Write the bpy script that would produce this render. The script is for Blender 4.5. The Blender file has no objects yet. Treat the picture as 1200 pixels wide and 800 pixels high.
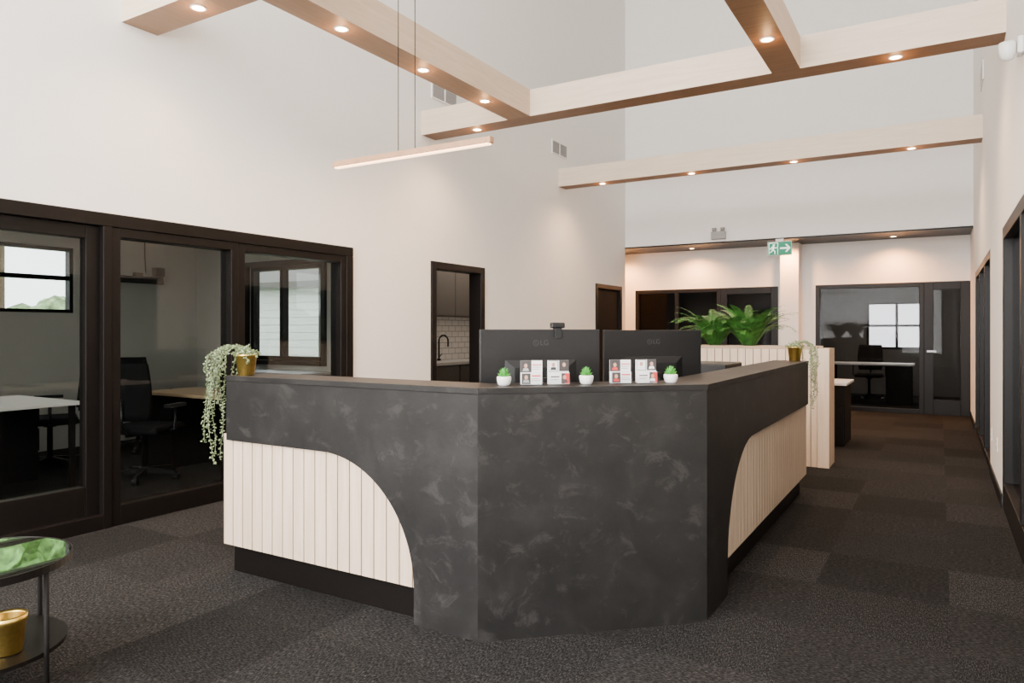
import bpy, bmesh, math, random
from mathutils import Vector, Matrix
random.seed(7)
COL = bpy.context.scene.collection
# ------------------------------------------------------------------ materials
def newmat(name):
    m = bpy.data.materials.new(name); m.use_nodes = True
    nt = m.node_tree
    return m, nt, nt.nodes, nt.links, nt.nodes['Principled BSDF']
def coords(N, L, scale=(1,1,1)):
    tc = N.new('ShaderNodeTexCoord'); mp = N.new('ShaderNodeMapping')
    mp.inputs['Scale'].default_value = scale
    L.new(tc.outputs['Object'], mp.inputs['Vector'])
    return mp.outputs['Vector']
def noise(N, L, vec, scale, detail=4, rough=.5, dist=0):
    n = N.new('ShaderNodeTexNoise'); n.inputs['Scale'].default_value = scale
    n.inputs['Detail'].default_value = detail; n.inputs['Roughness'].default_value = rough
    n.inputs['Distortion'].default_value = dist
    L.new(vec, n.inputs['Vector']); return n.outputs['Fac']
def ramp(N, L, fac, stops):
    r = N.new('ShaderNodeValToRGB'); e = r.color_ramp.elements
    while len(e) < len(stops): e.new(.5)
    for i, (p, c) in enumerate(stops):
        e[i].position = p; e[i].color = (c[0], c[1], c[2], 1)
    L.new(fac, r.inputs['Fac']); return r.outputs['Color']
def bump(N, L, P, fac, strength, dist=.01):
    b = N.new('ShaderNodeBump'); b.inputs['Strength'].default_value = strength
    b.inputs['Distance'].default_value = dist
    L.new(fac, b.inputs['Height']); L.new(b.outputs['Normal'], P.inputs['Normal'])
def simple(name, c, rough=.5, metal=0, var=.12, scale=30, bmp=0, spec=None):
    m, nt, N, L, P = newmat(name)
    v = coords(N, L); f = noise(N, L, v, scale)
    L.new(ramp(N, L, f, [(.3, [x*(1-var) for x in c]), (.7, [min(1, x*(1+var)) for x in c])]), P.inputs['Base Color'])
    P.inputs['Roughness'].default_value = rough; P.inputs['Metallic'].default_value = metal
    if spec is not None: P.inputs['Specular IOR Level'].default_value = spec
    if bmp: bump(N, L, P, f, bmp, .002)
    return m
def emit(name, c, s):
    m, nt, N, L, P = newmat(name)
    P.inputs['Base Color'].default_value = (*c, 1)
    P.inputs['Emission Color'].default_value = (*c, 1); P.inputs['Emission Strength'].default_value = s
    return m
def wood(name, a, b, axis='z', rough=.5):
    m, nt, N, L, P = newmat(name)
    sc = {'z': (14, 14, 1.0), 'x': (1.0, 14, 14), 'y': (14, 1.0, 14)}[axis]
    v = coords(N, L, sc); f = noise(N, L, v, 2.2, 6, .6, .6)
    L.new(ramp(N, L, f, [(.3, a), (.7, b)]), P.inputs['Base Color'])
    P.inputs['Roughness'].default_value = rough
    bump(N, L, P, f, .15, .002)
    return m
def glassmat(name, tint, ior=1.5):
    m = bpy.data.materials.new(name); m.use_nodes = True
    nt = m.node_tree; N = nt.nodes; L = nt.links; N.clear()
    o = N.new('ShaderNodeOutputMaterial'); mix = N.new('ShaderNodeMixShader')
    t = N.new('ShaderNodeBsdfTransparent'); t.inputs['Color'].default_value = (*tint, 1)
    g = N.new('ShaderNodeBsdfGlossy'); g.inputs['Roughness'].default_value = .01
    fr = N.new('ShaderNodeFresnel'); fr.inputs['IOR'].default_value = ior
    ge = N.new('ShaderNodeNewGeometry'); sub = N.new('ShaderNodeMath'); sub.operation = 'SUBTRACT'; sub.inputs[0].default_value = 1
    L.new(ge.outputs['Backfacing'], sub.inputs[1])
    mu = N.new('ShaderNodeMath'); mu.operation = 'MULTIPLY'; L.new(fr.outputs[0], mu.inputs[0]); L.new(sub.outputs[0], mu.inputs[1])
    L.new(mu.outputs[0], mix.inputs[0]); L.new(t.outputs[0], mix.inputs[1]); L.new(g.outputs[0], mix.inputs[2])
    L.new(mix.outputs[0], o.inputs['Surface'])
    return m
M_wall = simple('wall_paint', (.86, .835, .805), .75, var=.01, scale=8, bmp=.03)
M_wallo = simple('office_paint', (.48, .465, .43), .8, var=.02, scale=8)
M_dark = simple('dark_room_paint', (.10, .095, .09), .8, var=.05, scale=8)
M_black = simple('black_frame', (.0042, .0030, .0025), .42, var=.15, scale=40, spec=.22)
M_blackm = simple('black_matte', (.005, .0042, .004), .7, var=.2, scale=40, spec=.2)
M_plastic = simple('black_plastic', (.007, .007, .0075), .38, var=.1, scale=60, spec=.35)
M_mesh = simple('black_chair_fabric', (.005, .005, .0055), .9, var=.3, scale=200, bmp=.3, spec=.2)
M_white = simple('white_ceramic', (.80, .79, .77), .35, var=.02)
M_whitetop = simple('white_laminate', (.74, .72, .69), .4, var=.02)
M_grey = simple('grey_plastic', (.33, .32, .31), .5, var=.03)
M_vent = simple('vent_grey', (.42, .41, .40), .5, var=.03)
M_ventdark = simple('vent_dark', (.06, .06, .06), .7)
M_gold = simple('brushed_gold', (.80, .55, .14), .3, 1.0, var=.08, scale=80)
M_chrome = simple('steel', (.25, .25, .25), .3, 1.0, var=.05)
M_logo = simple('logo_grey', (.032, .032, .033), .5)
M_oak = wood('pale_oak_vertical', (.56, .425, .30), (.70, .555, .415), 'z', .5)
M_oakx = wood('pale_maple_beam_x', (.64, .51, .385), (.74, .605, .475), 'x', .45)
M_oaky = wood('pale_maple_beam_y', (.60, .455, .325), (.70, .555, .42), 'y', .45)
M_underx = wood('beam_underside_shade_x', (.18, .095, .048), (.25, .14, .075), 'x', .5)  # shade under the pale beams painted in as a darker brown
M_undery = wood('beam_underside_shade_y', (.27, .155, .085), (.35, .215, .125), 'y', .5)  # underside shade put into the colour, grain along the other axis
M_groove = simple('slat_groove_brown', (.10, .05, .028), .8)
M_brown = simple('bar_wood', (.40, .22, .12), .45, var=.1, scale=20)
M_tabletop = wood('table_oak', (.34, .22, .125), (.46, .32, .19), 'x', .4)
M_cab = simple('grey_brown_cabinet', (.06, .052, .046), .5, var=.06)
M_soil = simple('soil', (.03, .02, .013), .95, var=.4, scale=80, bmp=.5)
M_leaf = simple('fern_leaf', (.055, .19, .03), .5, var=.65, scale=9)
M_leaf2 = simple('trailing_leaf', (.20, .26, .13), .55, var=.5, scale=60)
M_succ = simple('succulent_leaf', (.06, .31, .04), .45, var=.35, scale=60)
M_tree = simple('tree_foliage', (.17, .33, .08), .8, var=.8, scale=5, bmp=.6)
M_hedge = simple('hedge_foliage', (.30, .40, .20), .8, var=.6, scale=6, bmp=.6)
M_trunk = simple('bark', (.12, .08, .05), .9, var=.3)
M_lawn = simple('lawn', (.20, .25, .14), .95, var=.3, scale=10)
M_siding = simple('white_siding', (.72, .72, .71), .7, var=.03, scale=4)
M_roof = simple('roof_shingle', (.12, .115, .11), .9, var=.2, scale=30)
M_signw = emit('sign_white', (.9, .95, .9), .9)
M_greenl = emit('sign_green_lit', (.0, .22, .11), .5)
M_lens = emit('downlight_lens', (1, .70, .38), 45)
M_led = emit('led_strip', (1, .60, .33), 7)
M_glass = glassmat('clear_glass', (.85, .87, .86))
M_glassd = glassmat('tinted_glass', (.72, .72, .72), 1.2)
M_acryl = glassmat('acrylic', (.95, .96, .96))
M_mirror = simple('mirror_glass_top', (.74, .82, .74), .015, 1.0, var=.01)
M_card = simple('card_white', (.78, .77, .76), .5, var=.02)
M_cardd = simple('card_dark', (.04, .035, .035), .5)
M_red = simple('card_red', (.55, .03, .03), .5)
M_skin = simple('card_skin_print', (.50, .27, .19), .6)
M_tex = simple('card_grey_print', (.30, .30, .30), .6)
m, nt, N, L, P = newmat('charcoal_slate_laminate')
v = coords(N, L)
f = noise(N, L, v, 3.5, 10, .64, .3)
f2 = noise(N, L, coords(N, L, (1.0, 1.0, 1.3)), 7, 10, .74, .55)
col1 = ramp(N, L, f, [(.30, (.0055, .0050, .0048)), (.52, (.0100, .0093, .0090)), (.74, (.020, .0187, .0178))])
vein = ramp(N, L, f2, [(.54, (0, 0, 0)), (.64, (.015, .0138, .0130)), (.74, (.005, .005, .005))])
ad = N.new('ShaderNodeVectorMath'); ad.operation = 'ADD'; L.new(col1, ad.inputs[0]); L.new(vein, ad.inputs[1])
L.new(ad.outputs[0], P.inputs['Base Color'])
P.inputs['Roughness'].default_value = .5; P.inputs['Specular IOR Level'].default_value = .3
bump(N, L, P, f2, .3, .005)
M_slate = m
m, nt, N, L, P = newmat('white_subway_tile')
tc = N.new('ShaderNodeTexCoord'); sep = N.new('ShaderNodeSeparateXYZ'); cmb = N.new('ShaderNodeCombineXYZ')
L.new(tc.outputs['Object'], sep.inputs[0]); L.new(sep.outputs['Y'], cmb.inputs['X']); L.new(sep.outputs['Z'], cmb.inputs['Y'])
br = N.new('ShaderNodeTexBrick'); br.inputs['Scale'].default_value = 3
br.inputs['Color1'].default_value = (.75, .72, .68, 1); br.inputs['Color2'].default_value = (.70, .67, .63, 1)
br.inputs['Mortar'].default_value = (.25, .24, .23, 1); br.inputs['Mortar Size'].default_value = .012
L.new(cmb.outputs[0], br.inputs['Vector']); L.new(br.outputs['Color'], P.inputs['Base Color'])
P.inputs['Roughness'].default_value = .2
M_tile = m
m, nt, N, L, P = newmat('charcoal_carpet_tile')
tc = N.new('ShaderNodeTexCoord')
sc = N.new('ShaderNodeVectorMath'); sc.operation = 'SCALE'; sc.inputs['Scale'].default_value = 1/.61
L.new(tc.outputs['Object'], sc.inputs[0])
fl = N.new('ShaderNodeVectorMath'); fl.operation = 'FLOOR'; L.new(sc.outputs[0], fl.inputs[0])
wn = N.new('ShaderNodeTexWhiteNoise'); wn.noise_dimensions = '2D'; L.new(fl.outputs[0], wn.inputs['Vector'])
def mapped(scale):
    mp = N.new('ShaderNodeMapping'); mp.inputs['Scale'].default_value = scale
    L.new(tc.outputs['Object'], mp.inputs['Vector']); return mp.outputs[0]
na = noise(N, L, mapped((220, 55, 1)), 1, 3, .7); nb = noise(N, L, mapped((55, 220, 1)), 1, 3, .7)
ck = N.new('ShaderNodeTexChecker'); ck.inputs['Scale'].default_value = 1; L.new(sc.outputs[0], ck.inputs['Vector'])
mx = N.new('ShaderNodeMix'); mx.data_type = 'FLOAT'
L.new(ck.outputs['Fac'], mx.inputs[0]); L.new(na, mx.inputs[2]); L.new(nb, mx.inputs[3])
colr = ramp(N, L, mx.outputs[0], [(.34, (.0035, .0034, .0034)), (.5, (.0150, .0142, .0139)), (.68, (.068, .0645, .0625))])
mr = N.new('ShaderNodeMapRange'); mr.inputs['To Min'].default_value = .62; mr.inputs['To Max'].default_value = 1.25
L.new(wn.outputs['Value'], mr.inputs['Value'])
vm = N.new('ShaderNodeVectorMath'); vm.operation = 'SCALE'
L.new(colr, vm.inputs[0]); L.new(mr.outputs[0], vm.inputs['Scale']); L.new(vm.outputs[0], P.inputs['Base Color'])
P.inputs['Roughness'].default_value = .95; P.inputs['Specular IOR Level'].default_value = .08
bump(N, L, P, mx.outputs[0], .5, .004)
M_carpet = m
# ------------------------------------------------------------------ mesh helpers
def bx(bm, x0, x1, y0, y1, z0, z1, mi=0, mbot=None):
    vs = [bm.verts.new(p) for p in ((x0,y0,z0),(x1,y0,z0),(x1,y1,z0),(x0,y1,z0),(x0,y0,z1),(x1,y0,z1),(x1,y1,z1),(x0,y1,z1))]
    for k, q in enumerate(((0,3,2,1),(4,5,6,7),(0,1,5,4),(1,2,6,5),(2,3,7,6),(3,0,4,7))):
        bm.faces.new([vs[i] for i in q]).material_index = mbot if (k == 0 and mbot is not None) else mi
def prism(bm, bot, top, mi=0):
    a = [bm.verts.new(p) for p in bot]; b = [bm.verts.new(p) for p in top]; n = len(a)
    fs = [bm.faces.new(a[::-1]), bm.faces.new(b)]
    for i in range(n): fs.append(bm.faces.new([a[i], a[(i+1) % n], b[(i+1) % n], b[i]]))
    for f in fs: f.material_index = mi
def lathe(bm, prof, c=(0,0,0), seg=32, mi=0, smooth=True):
    rings = []
    for r, z in prof:
        if r < 1e-5: rings.append([bm.verts.new((c[0], c[1], c[2]+z))])
        else: rings.append([bm.verts.new((c[0]+r*math.cos(2*math.pi*i/seg), c[1]+r*math.sin(2*math.pi*i/seg), c[2]+z)) for i in range(seg)])
    for a, b in zip(rings, rings[1:]):
        for i in range(seg):
            j = (i+1) % seg
            if len(a) == 1 and len(b) == 1: continue
            if len(a) == 1: f = bm.faces.new([a[0], b[i], b[j]])
            elif len(b) == 1: f = bm.faces.new([a[i], a[j], b[0]])
            else: f = bm.faces.new([a[i], a[j], b[j], b[i]])
            f.smooth = smooth; f.material_index = mi
def tube(bm, pts, r, seg=8, mi=0, r2=None):
    pts = [Vector(p) for p in pts]; rings = []; n = len(pts)
    for k, p in enumerate(pts):
        d = (pts[min(k+1, n-1)] - pts[max(k-1, 0)]).normalized()
        a = d.orthogonal().normalized() if abs(d.z) > .95 else d.cross(Vector((0,0,1))).normalized()
        if abs(d.z) > .95: a = (Vector((1,0,0)) - d*d.x).normalized()
        b = d.cross(a); rr = r if r2 is None else r + (r2-r)*k/(n-1)
        rings.append([bm.verts.new(p + a*rr*math.cos(2*math.pi*i/seg) + b*rr*math.sin(2*math.pi*i/seg)) for i in range(seg)])
    for a, b in zip(rings, rings[1:]):
        for i in range(seg):
            f = bm.faces.new([a[i], a[(i+1) % seg], b[(i+1) % seg], b[i]]); f.smooth = True; f.material_index = mi
    bm.faces.new(rings[0][::-1]).material_index = mi; bm.faces.new(rings[-1]).material_index = mi
def fin(bm, name, mats, parent=None, bevel=0, local=True, label=None, keep=False, rot=None):
    """verts are in parent-local coordinates (or world when there is no parent / local=False)"""
    if not keep: bmesh.ops.recalc_face_normals(bm, faces=bm.faces)
    me = bpy.data.meshes.new(name)
    xs = [v.co for v in bm.verts]
    c = Vector(((min(v.x for v in xs)+max(v.x for v in xs))/2, (min(v.y for v in xs)+max(v.y for v in xs))/2, min(v.z for v in xs)))
    for v in bm.verts: v.co -= c
    bm.to_mesh(me); bm.free()
    for mm in (mats if isinstance(mats, (list, tuple)) else [mats]): me.materials.append(mm)
    o = bpy.data.objects.new(name, me); COL.objects.link(o)
    o.location = c
    if parent:
        o.parent = parent
        if not local: o.location = c - parent.location
    if bevel:
        md = o.modifiers.new('bevel', 'BEVEL'); md.width = bevel; md.segments = 2; md.limit_method = 'ANGLE'
    if label: o['label'] = label
    return o
def root(name, label, cat, loc=(0,0,0), rz=0, group=None):
    e = bpy.data.objects.new(name, None); COL.objects.link(e); e.empty_display_size = .1
    e.location = loc; e.rotation_euler = (0, 0, rz); e['label'] = label; e['category'] = cat
    if group: e['group'] = group
    return e
def tag(o, label, cat, group=None):
    o['label'] = label; o['category'] = cat
    if group: o['group'] = group
    return o
def struct(o, label=None, cat='room structure'):
    o['kind'] = 'structure'; o['label'] = label or 'plain painted room surface of the office'; o['category'] = cat
    return o
def copy_tree(o, parent=None):
    n = o.copy(); COL.objects.link(n)
    if parent: n.parent = parent
    for ch in list(o.children): copy_tree(ch, n)
    return n
def copy_thing(o, loc, rz=0, label=None):
    n = copy_tree(o); n.location = loc; n.rotation_euler = (0, 0, rz)
    if label: n['label'] = label
    return n
def boxes(name, lst, mats, **k):
    bm = bmesh.new()
    for b in lst: bx(bm, *b)
    return fin(bm, name, mats, **k)
XL, XR = -4.9, .41
# ------------------------------------------------------------------ shell
struct(boxes('floor', [(-8.8, 4.0, -4.2, 17.3, -.1, 0)], M_carpet), 'charcoal loop-pile carpet tile floor', 'floor')
H = 8.0
struct(boxes('wall_left', [
    (XL-.15, XL, -4.2, 12.19, 2.13, H), (XL-.15, XL, -4.2, .4, 0, 2.13), (XL-.15, XL, 5.13, 6.41, 0, 2.13),
    (XL-.15, XL, 7.5, 10.88, 0, 2.13), (XL-.15, XL, 11.99, 12.19, 0, 2.13)], M_wall), 'tall white painted wall', 'wall')
struct(boxes('wall_right', [
    (XR, XR+.15, -4.2, 13.3, 2.13, H), (XR, XR+.15, -4.2, 3.6, 0, 2.13), (XR, XR+.15, 6.62, 8.15, 0, 2.13),
    (XR, XR+.15, 11.5, 13.3, 0, 2.13)], M_wall), 'tall white painted wall', 'wall')
struct(boxes('wall_back_upper', [(XL-.75, XR, 12.19, 12.32, 2.85, H)], M_wall), 'white upper wall above a dropped soffit', 'wall')
struct(boxes('wall_back', [(-5.75, -5.13, 13.3, 13.42, 0, 2.95), (-5.13, XR+.15, 13.3, 13.42, 2.13, 2.95),
    (-2.46, -1.845, 13.3, 13.42, 0, 2.13)], M_wall), 'white wall with black framed glazing', 'wall')
struct(boxes('wall_back_side', [(-5.75, -5.65, 12.1, 13.3, 0, 2.95), (-5.65, XL-.15, 12.08, 12.19, 0, 2.95)], M_wall), 'white side wall', 'wall')
struct(boxes('ceiling_soffit', [(-5.65, XR, 12.32, 13.3, 2.85, 2.95)], M_black), 'black dropped soffit', 'ceiling')
struct(boxes('trim_1', [(XL, XR, 12.17, 12.32, 2.825, 2.85)], M_black), 'black soffit edge', 'trim')
struct(boxes('ceiling', [(-5.1, .6, -4.2, 12.35, H, H+.1)], M_wall), 'white ceiling', 'ceiling')
struct(boxes('wall_front', [(XL, XR, -4.2, -4.05, 0, .3), (XL, XR, -4.2, -4.05, 6.8, H), (XL, XL+.3, -4.2, -4.05, .3, 6.8), (XR-.3, XR, -4.2, -4.05, .3, 6.8)], M_wall), 'white wall around tall windows', 'wall')
struct(boxes('window_1', [(XL+.3, XR-.3, -4.18, -4.08, 3.0, 3.12)] + [(x, x+.07, -4.18, -4.08, .3, 6.8) for x in (-4.6, -3.45, -2.27, -1.1, .04)] + [(XL+.3, XR-.3, -4.18, -4.08, .3, .37), (XL+.3, XR-.3, -4.18, -4.08, 6.73, 6.8)], M_black), 'tall black framed window', 'window')
struct(boxes('column', [(-2.37, -2.07, 12.98, 13.3, 0, 2.85)], M_wall), 'white square column', 'column')
XO = -8.6
struct(boxes('wall_office_outer', [(XO-.15, XO, -.6, 2.6, 0, 2.7), (XO-.15, XO, 2.6, 4.5, 0, 1.55), (XO-.15, XO, 2.6, 4.5, 2.30, 2.7), (XO-.15, XO, 4.5, 6.25, 0, 2.7)], M_wallo), 'grey painted office wall', 'wall')
struct(boxes('wall_office_end', [(XO, -7.54, 6.1, 6.22, 0, 2.7), (-6.25, XL-.15, 6.1, 6.22, 0, 2.7), (-7.54, -6.25, 6.1, 6.22, 0, .98), (-7.54, -6.25, 6.1, 6.22, 2.15, 2.7)], M_wallo), 'grey painted office wall', 'wall')
struct(boxes('wall_office_near', [(XO, XL-.15, -.6, -.48, 0, 2.7)], M_wallo), 'grey painted office wall', 'wall')
struct(boxes('ceiling_office', [(XO-.15, XL-.15, -.6, 6.22, 2.7, 2.8), (-6.45, XL-.15, 6.22, 10.5, 2.7, 2.8)], M_wallo), 'office ceiling', 'ceiling')
struct(boxes('wall_kitchen', [(-6.45, -6.3, 6.22, 10.5, 0, 2.7), (-6.3, XL-.15, 10.38, 10.5, 0, 2.7)], M_wallo), 'grey painted kitchen wall', 'wall')
def frame_x(name, X0, X1, y0, y1, z0, z1, w=.06, mids=(), rail=None, wb=None, glass=M_glass, label='black framed interior glazing', gname='glass', cat='window'):
    wb = w if wb is None else wb
    l = [(X0, X1, y0, y0+w, z0, z1), (X0, X1, y1-w, y1, z0, z1), (X0, X1, y0+w, y1-w, z1-w, z1), (X0, X1, y0+w, y1-w, z0, z0+wb)]
    for mm in mids: l.append((X0, X1, mm-w/2, mm+w/2, z0+wb, z1-w))
    for rr in (rail or ()): l.append((X0, X1, y0+w, y1-w, rr-.025, rr+.025))
    o = struct(boxes(name, l, M_black, bevel=.004), label, cat)
    xm = (X0+X1)/2
    boxes(gname, [(xm-.004, xm+.004, y0+w, y1-w, z0+wb, z1-w)], glass, parent=o, local=False)
    return o
def frame_y(name, Y0, Y1, x0, x1, z0, z1, w=.06, mids=(), rail=None, wb=None, glass=M_glass, label='black framed interior glazing', cat='window'):
    wb = w if wb is None else wb
    l = [(x0, x0+w, Y0, Y1, z0, z1), (x1-w, x1, Y0, Y1, z0, z1), (x0+w, x1-w, Y0, Y1, z1-w, z1), (x0+w, x1-w, Y0, Y1, z0, z0+wb)]
    for mm in mids: l.append((mm-w/2, mm+w/2, Y0, Y1, z0+wb, z1-w))
    for rr in (rail or ()): l.append((x0+w, x1-w, Y0, Y1, rr-.025, rr+.025))
    o = struct(boxes(name, l, M_black, bevel=.004), label, cat)
    ym = (Y0+Y1)/2
    boxes('glass', [(x0+w, x1-w, ym-.004, ym+.004, z0+wb, z1-w)], glass, parent=o, local=False)
    return o
frame_x('door_1', XL-.10, XL-.02, 1.05, 2.74, .03, 2.06, w=.09, wb=.27, label='black framed glass sliding door', cat='door')
frame_x('window_2', XL-.12, XL+.02, 2.80, 3.835, 0, 2.06, w=.065, wb=.14)
frame_x('window_3', XL-.12, XL+.02, 3.835, 5.06, 0, 2.06, w=.065, wb=.14)
frame_x('window_4', XL-.12, XL-.02, .4, 1.05, 0, 2.06, w=.065, wb=.14)
struct(boxes('trim_2', [(XL-.14, XL+.03, .38, 5.15, 2.06, 2.15), (XL-.14, XL+.03, 2.74, 2.80, 0, 2.06), (XL-.14, XL+.03, 5.06, 5.15, 0, 2.06), (XL-.02, XL+.03, 1.0, 2.74, 0, .10)], M_black, bevel=.004), 'black surround of the glazed partition', 'trim')
frame_x('window_5', XO-.12, XO-.02, 2.6, 4.5, 1.55, 2.30, w=.04, rail=(1.95,), label='black framed exterior window')
frame_y('window_6', 6.11, 6.21, -7.54, -6.25, .98, 2.15, w=.055, mids=(-6.98,), label='black framed exterior window')
struct(boxes('trim_3', [(-7.60, -6.19, 6.06, 6.1, 2.15, 2.21), (-7.60, -7.54, 6.06, 6.1, .93, 2.15), (-6.25, -6.19, 6.06, 6.1, .93, 2.15), (-7.54, -6.25, 6.04, 6.1, .93, .98)], M_black), 'black window casing', 'trim')
struct(boxes('trim_4', [(XL-.16, XL+.02, 6.41, 6.50, 0, 2.13), (XL-.16, XL+.02, 7.41, 7.5, 0, 2.13), (XL-.16, XL+.02, 6.50, 7.41, 2.05, 2.13)], M_black, bevel=.004), 'black doorway casing', 'trim')
d2 = struct(boxes('door_2', [(XL-.10, XL-.03, 10.88, 11.99, 0, 2.13)], M_blackm), 'flat black flush door', 'door')
boxes('door_casing', [(XL-.03, XL+.02, 10.88, 10.95, 0, 2.13), (XL-.03, XL+.02, 11.92, 11.99, 0, 2.13), (XL-.03, XL+.02, 10.95, 11.92, 2.06, 2.13)], M_black, parent=d2, local=False)
boxes('door_handle', [(XL-.03, XL+.02, 11.80, 11.83, 1.0, 1.03), (XL+.02, XL+.035, 11.70, 11.83, 1.0, 1.025)], M_chrome, parent=d2, local=False)
frame_x('window_7', XR, XR+.12, 8.15, 11.5, 0, 2.13, w=.08, mids=(9.3, 10.4), glass=M_glassd)
frame_x('window_8', XR, XR+.12, 3.6, 6.62, 0, 2.13, w=.09, mids=(5.2,), wb=.2, glass=M_glassd)
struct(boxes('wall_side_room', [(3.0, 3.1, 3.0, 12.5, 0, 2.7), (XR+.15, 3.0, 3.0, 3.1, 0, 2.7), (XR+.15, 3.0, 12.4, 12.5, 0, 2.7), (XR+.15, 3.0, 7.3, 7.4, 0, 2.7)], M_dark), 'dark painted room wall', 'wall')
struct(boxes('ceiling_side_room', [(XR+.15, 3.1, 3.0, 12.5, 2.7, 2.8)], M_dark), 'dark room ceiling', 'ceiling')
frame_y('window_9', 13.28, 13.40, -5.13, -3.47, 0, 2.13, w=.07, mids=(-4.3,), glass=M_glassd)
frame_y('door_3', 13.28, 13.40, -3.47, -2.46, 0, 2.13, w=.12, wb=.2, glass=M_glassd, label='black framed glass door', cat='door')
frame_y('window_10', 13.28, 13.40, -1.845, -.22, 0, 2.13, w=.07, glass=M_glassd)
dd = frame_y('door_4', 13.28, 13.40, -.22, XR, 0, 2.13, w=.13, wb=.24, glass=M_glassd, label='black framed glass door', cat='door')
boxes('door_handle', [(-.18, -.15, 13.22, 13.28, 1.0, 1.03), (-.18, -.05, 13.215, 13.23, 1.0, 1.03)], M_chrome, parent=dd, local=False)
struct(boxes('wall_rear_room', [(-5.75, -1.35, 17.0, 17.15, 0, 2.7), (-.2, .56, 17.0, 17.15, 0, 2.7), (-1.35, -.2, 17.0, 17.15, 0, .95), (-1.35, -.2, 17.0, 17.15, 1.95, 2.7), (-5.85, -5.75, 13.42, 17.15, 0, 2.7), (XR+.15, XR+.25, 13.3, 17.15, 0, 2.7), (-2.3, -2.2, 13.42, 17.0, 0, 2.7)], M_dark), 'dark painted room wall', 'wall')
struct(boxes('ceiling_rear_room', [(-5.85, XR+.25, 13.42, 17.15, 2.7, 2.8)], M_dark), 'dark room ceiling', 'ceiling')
frame_y('window_11', 17.03, 17.12, -1.35, -.2, .95, 1.95, w=.05, mids=(-.78,), rail=(1.45,), glass=M_glassd, label='black framed exterior window')
struct(boxes('baseboard_right', [(XR-.012, XR, -4, 3.6, 0, .1), (XR-.012, XR, 6.62, 8.15, 0, .1), (XR-.012, XR, 11.5, 13.28, 0, .1)], M_black), 'black baseboard', 'baseboard')
struct(boxes('baseboard_left', [(XL, XL+.012, 5.15, 6.41, 0, .1), (XL, XL+.012, 7.5, 10.88, 0, .1), (XL, XL+.012, -4, .38, 0, .1), (XL, XL+.012, 11.99, 12.19, 0, .1)], M_black), 'black baseboard', 'baseboard')
struct(boxes('baseboard_back', [(-2.07, -1.845, 13.288, 13.3, 0, .1)], M_black), 'black baseboard', 'baseboard')
# ------------------------------------------------------------------ beams
ZB, ZT = 3.5, 3.765
def beam(b, mats, label):
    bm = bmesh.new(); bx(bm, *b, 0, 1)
    return tag(fin(bm, 'ceiling_beam', mats), label, 'beam', 'pale timber ceiling beams')
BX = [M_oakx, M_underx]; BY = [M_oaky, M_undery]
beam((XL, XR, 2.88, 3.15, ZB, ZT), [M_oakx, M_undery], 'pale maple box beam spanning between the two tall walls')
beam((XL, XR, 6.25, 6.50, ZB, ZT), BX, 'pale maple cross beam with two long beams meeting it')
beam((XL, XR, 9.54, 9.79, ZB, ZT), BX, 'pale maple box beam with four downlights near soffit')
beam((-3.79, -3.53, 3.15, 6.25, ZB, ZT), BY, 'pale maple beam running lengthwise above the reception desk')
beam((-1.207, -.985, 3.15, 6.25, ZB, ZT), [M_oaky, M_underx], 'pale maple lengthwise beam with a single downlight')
def mk_downlight(loc):
    r = root('downlight', 'small round recessed downlight glowing warm in timber beam', 'light', loc, 0, 'recessed downlights')
    bm = bmesh.new(); lathe(bm, [(.040, -.001), (.040, -.006), (.052, -.006), (.054, 0), (.040, -.001)], seg=28); fin(bm, 'trim_ring', M_white, r)
    bm = bmesh.new(); lathe(bm, [(0, -.004), (.040, -.003), (.040, -.001), (0, -.001)], seg=28); fin(bm, 'lens', M_lens, r)
    return r
dl = [(-3.66, 3.75, ZB), (-3.66, 4.69, ZB), (-3.66, 5.62, ZB), (-4.25, 6.375, ZB), (-.30, 6.375, ZB), (-1.096, 5.5, ZB), (-1.096, 4.2, ZB),
      (-4.24, 9.665, ZB), (-2.92, 9.665, ZB), (-1.6, 9.665, ZB), (-.29, 9.665, ZB), (-4.24, 3.015, ZB)]
dl2 = [(-.64, 12.92, 2.85), (-2.22, 12.75, 2.85), (-3.9, 12.92, 2.85), (-5.3, 12.9, 2.85)]
first = None
for i, p in enumerate(dl + dl2):
    if first is None: first = mk_downlight(p); t = first
    else: t = copy_thing(first, p)
    if i >= len(dl): t['label'] = 'small round downlight recessed in the black soffit'
    li = bpy.data.lights.new('spot', 'SPOT'); li.spot_size = math.radians(150); li.spot_blend = 1.0; li.shadow_soft_size = .04
    li.color = (1, .60, .32) if i < len(dl) else (1, .42, .14); li.energy = 100 if i < len(dl) else 230
    lo = bpy.data.objects.new('downlight_lamp', li); COL.objects.link(lo); lo.location = (p[0], p[1], p[2]-.03)
    if i < len(dl):   # spill of the domed lens onto the timber around it
        li = bpy.data.lights.new('spill', 'POINT'); li.shadow_soft_size = .03; li.color = (1, .52, .22); li.energy = 1.8
        lo = bpy.data.objects.new('downlight_spill_lamp', li); COL.objects.link(lo); lo.location = (p[0], p[1], p[2]-.07)
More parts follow.
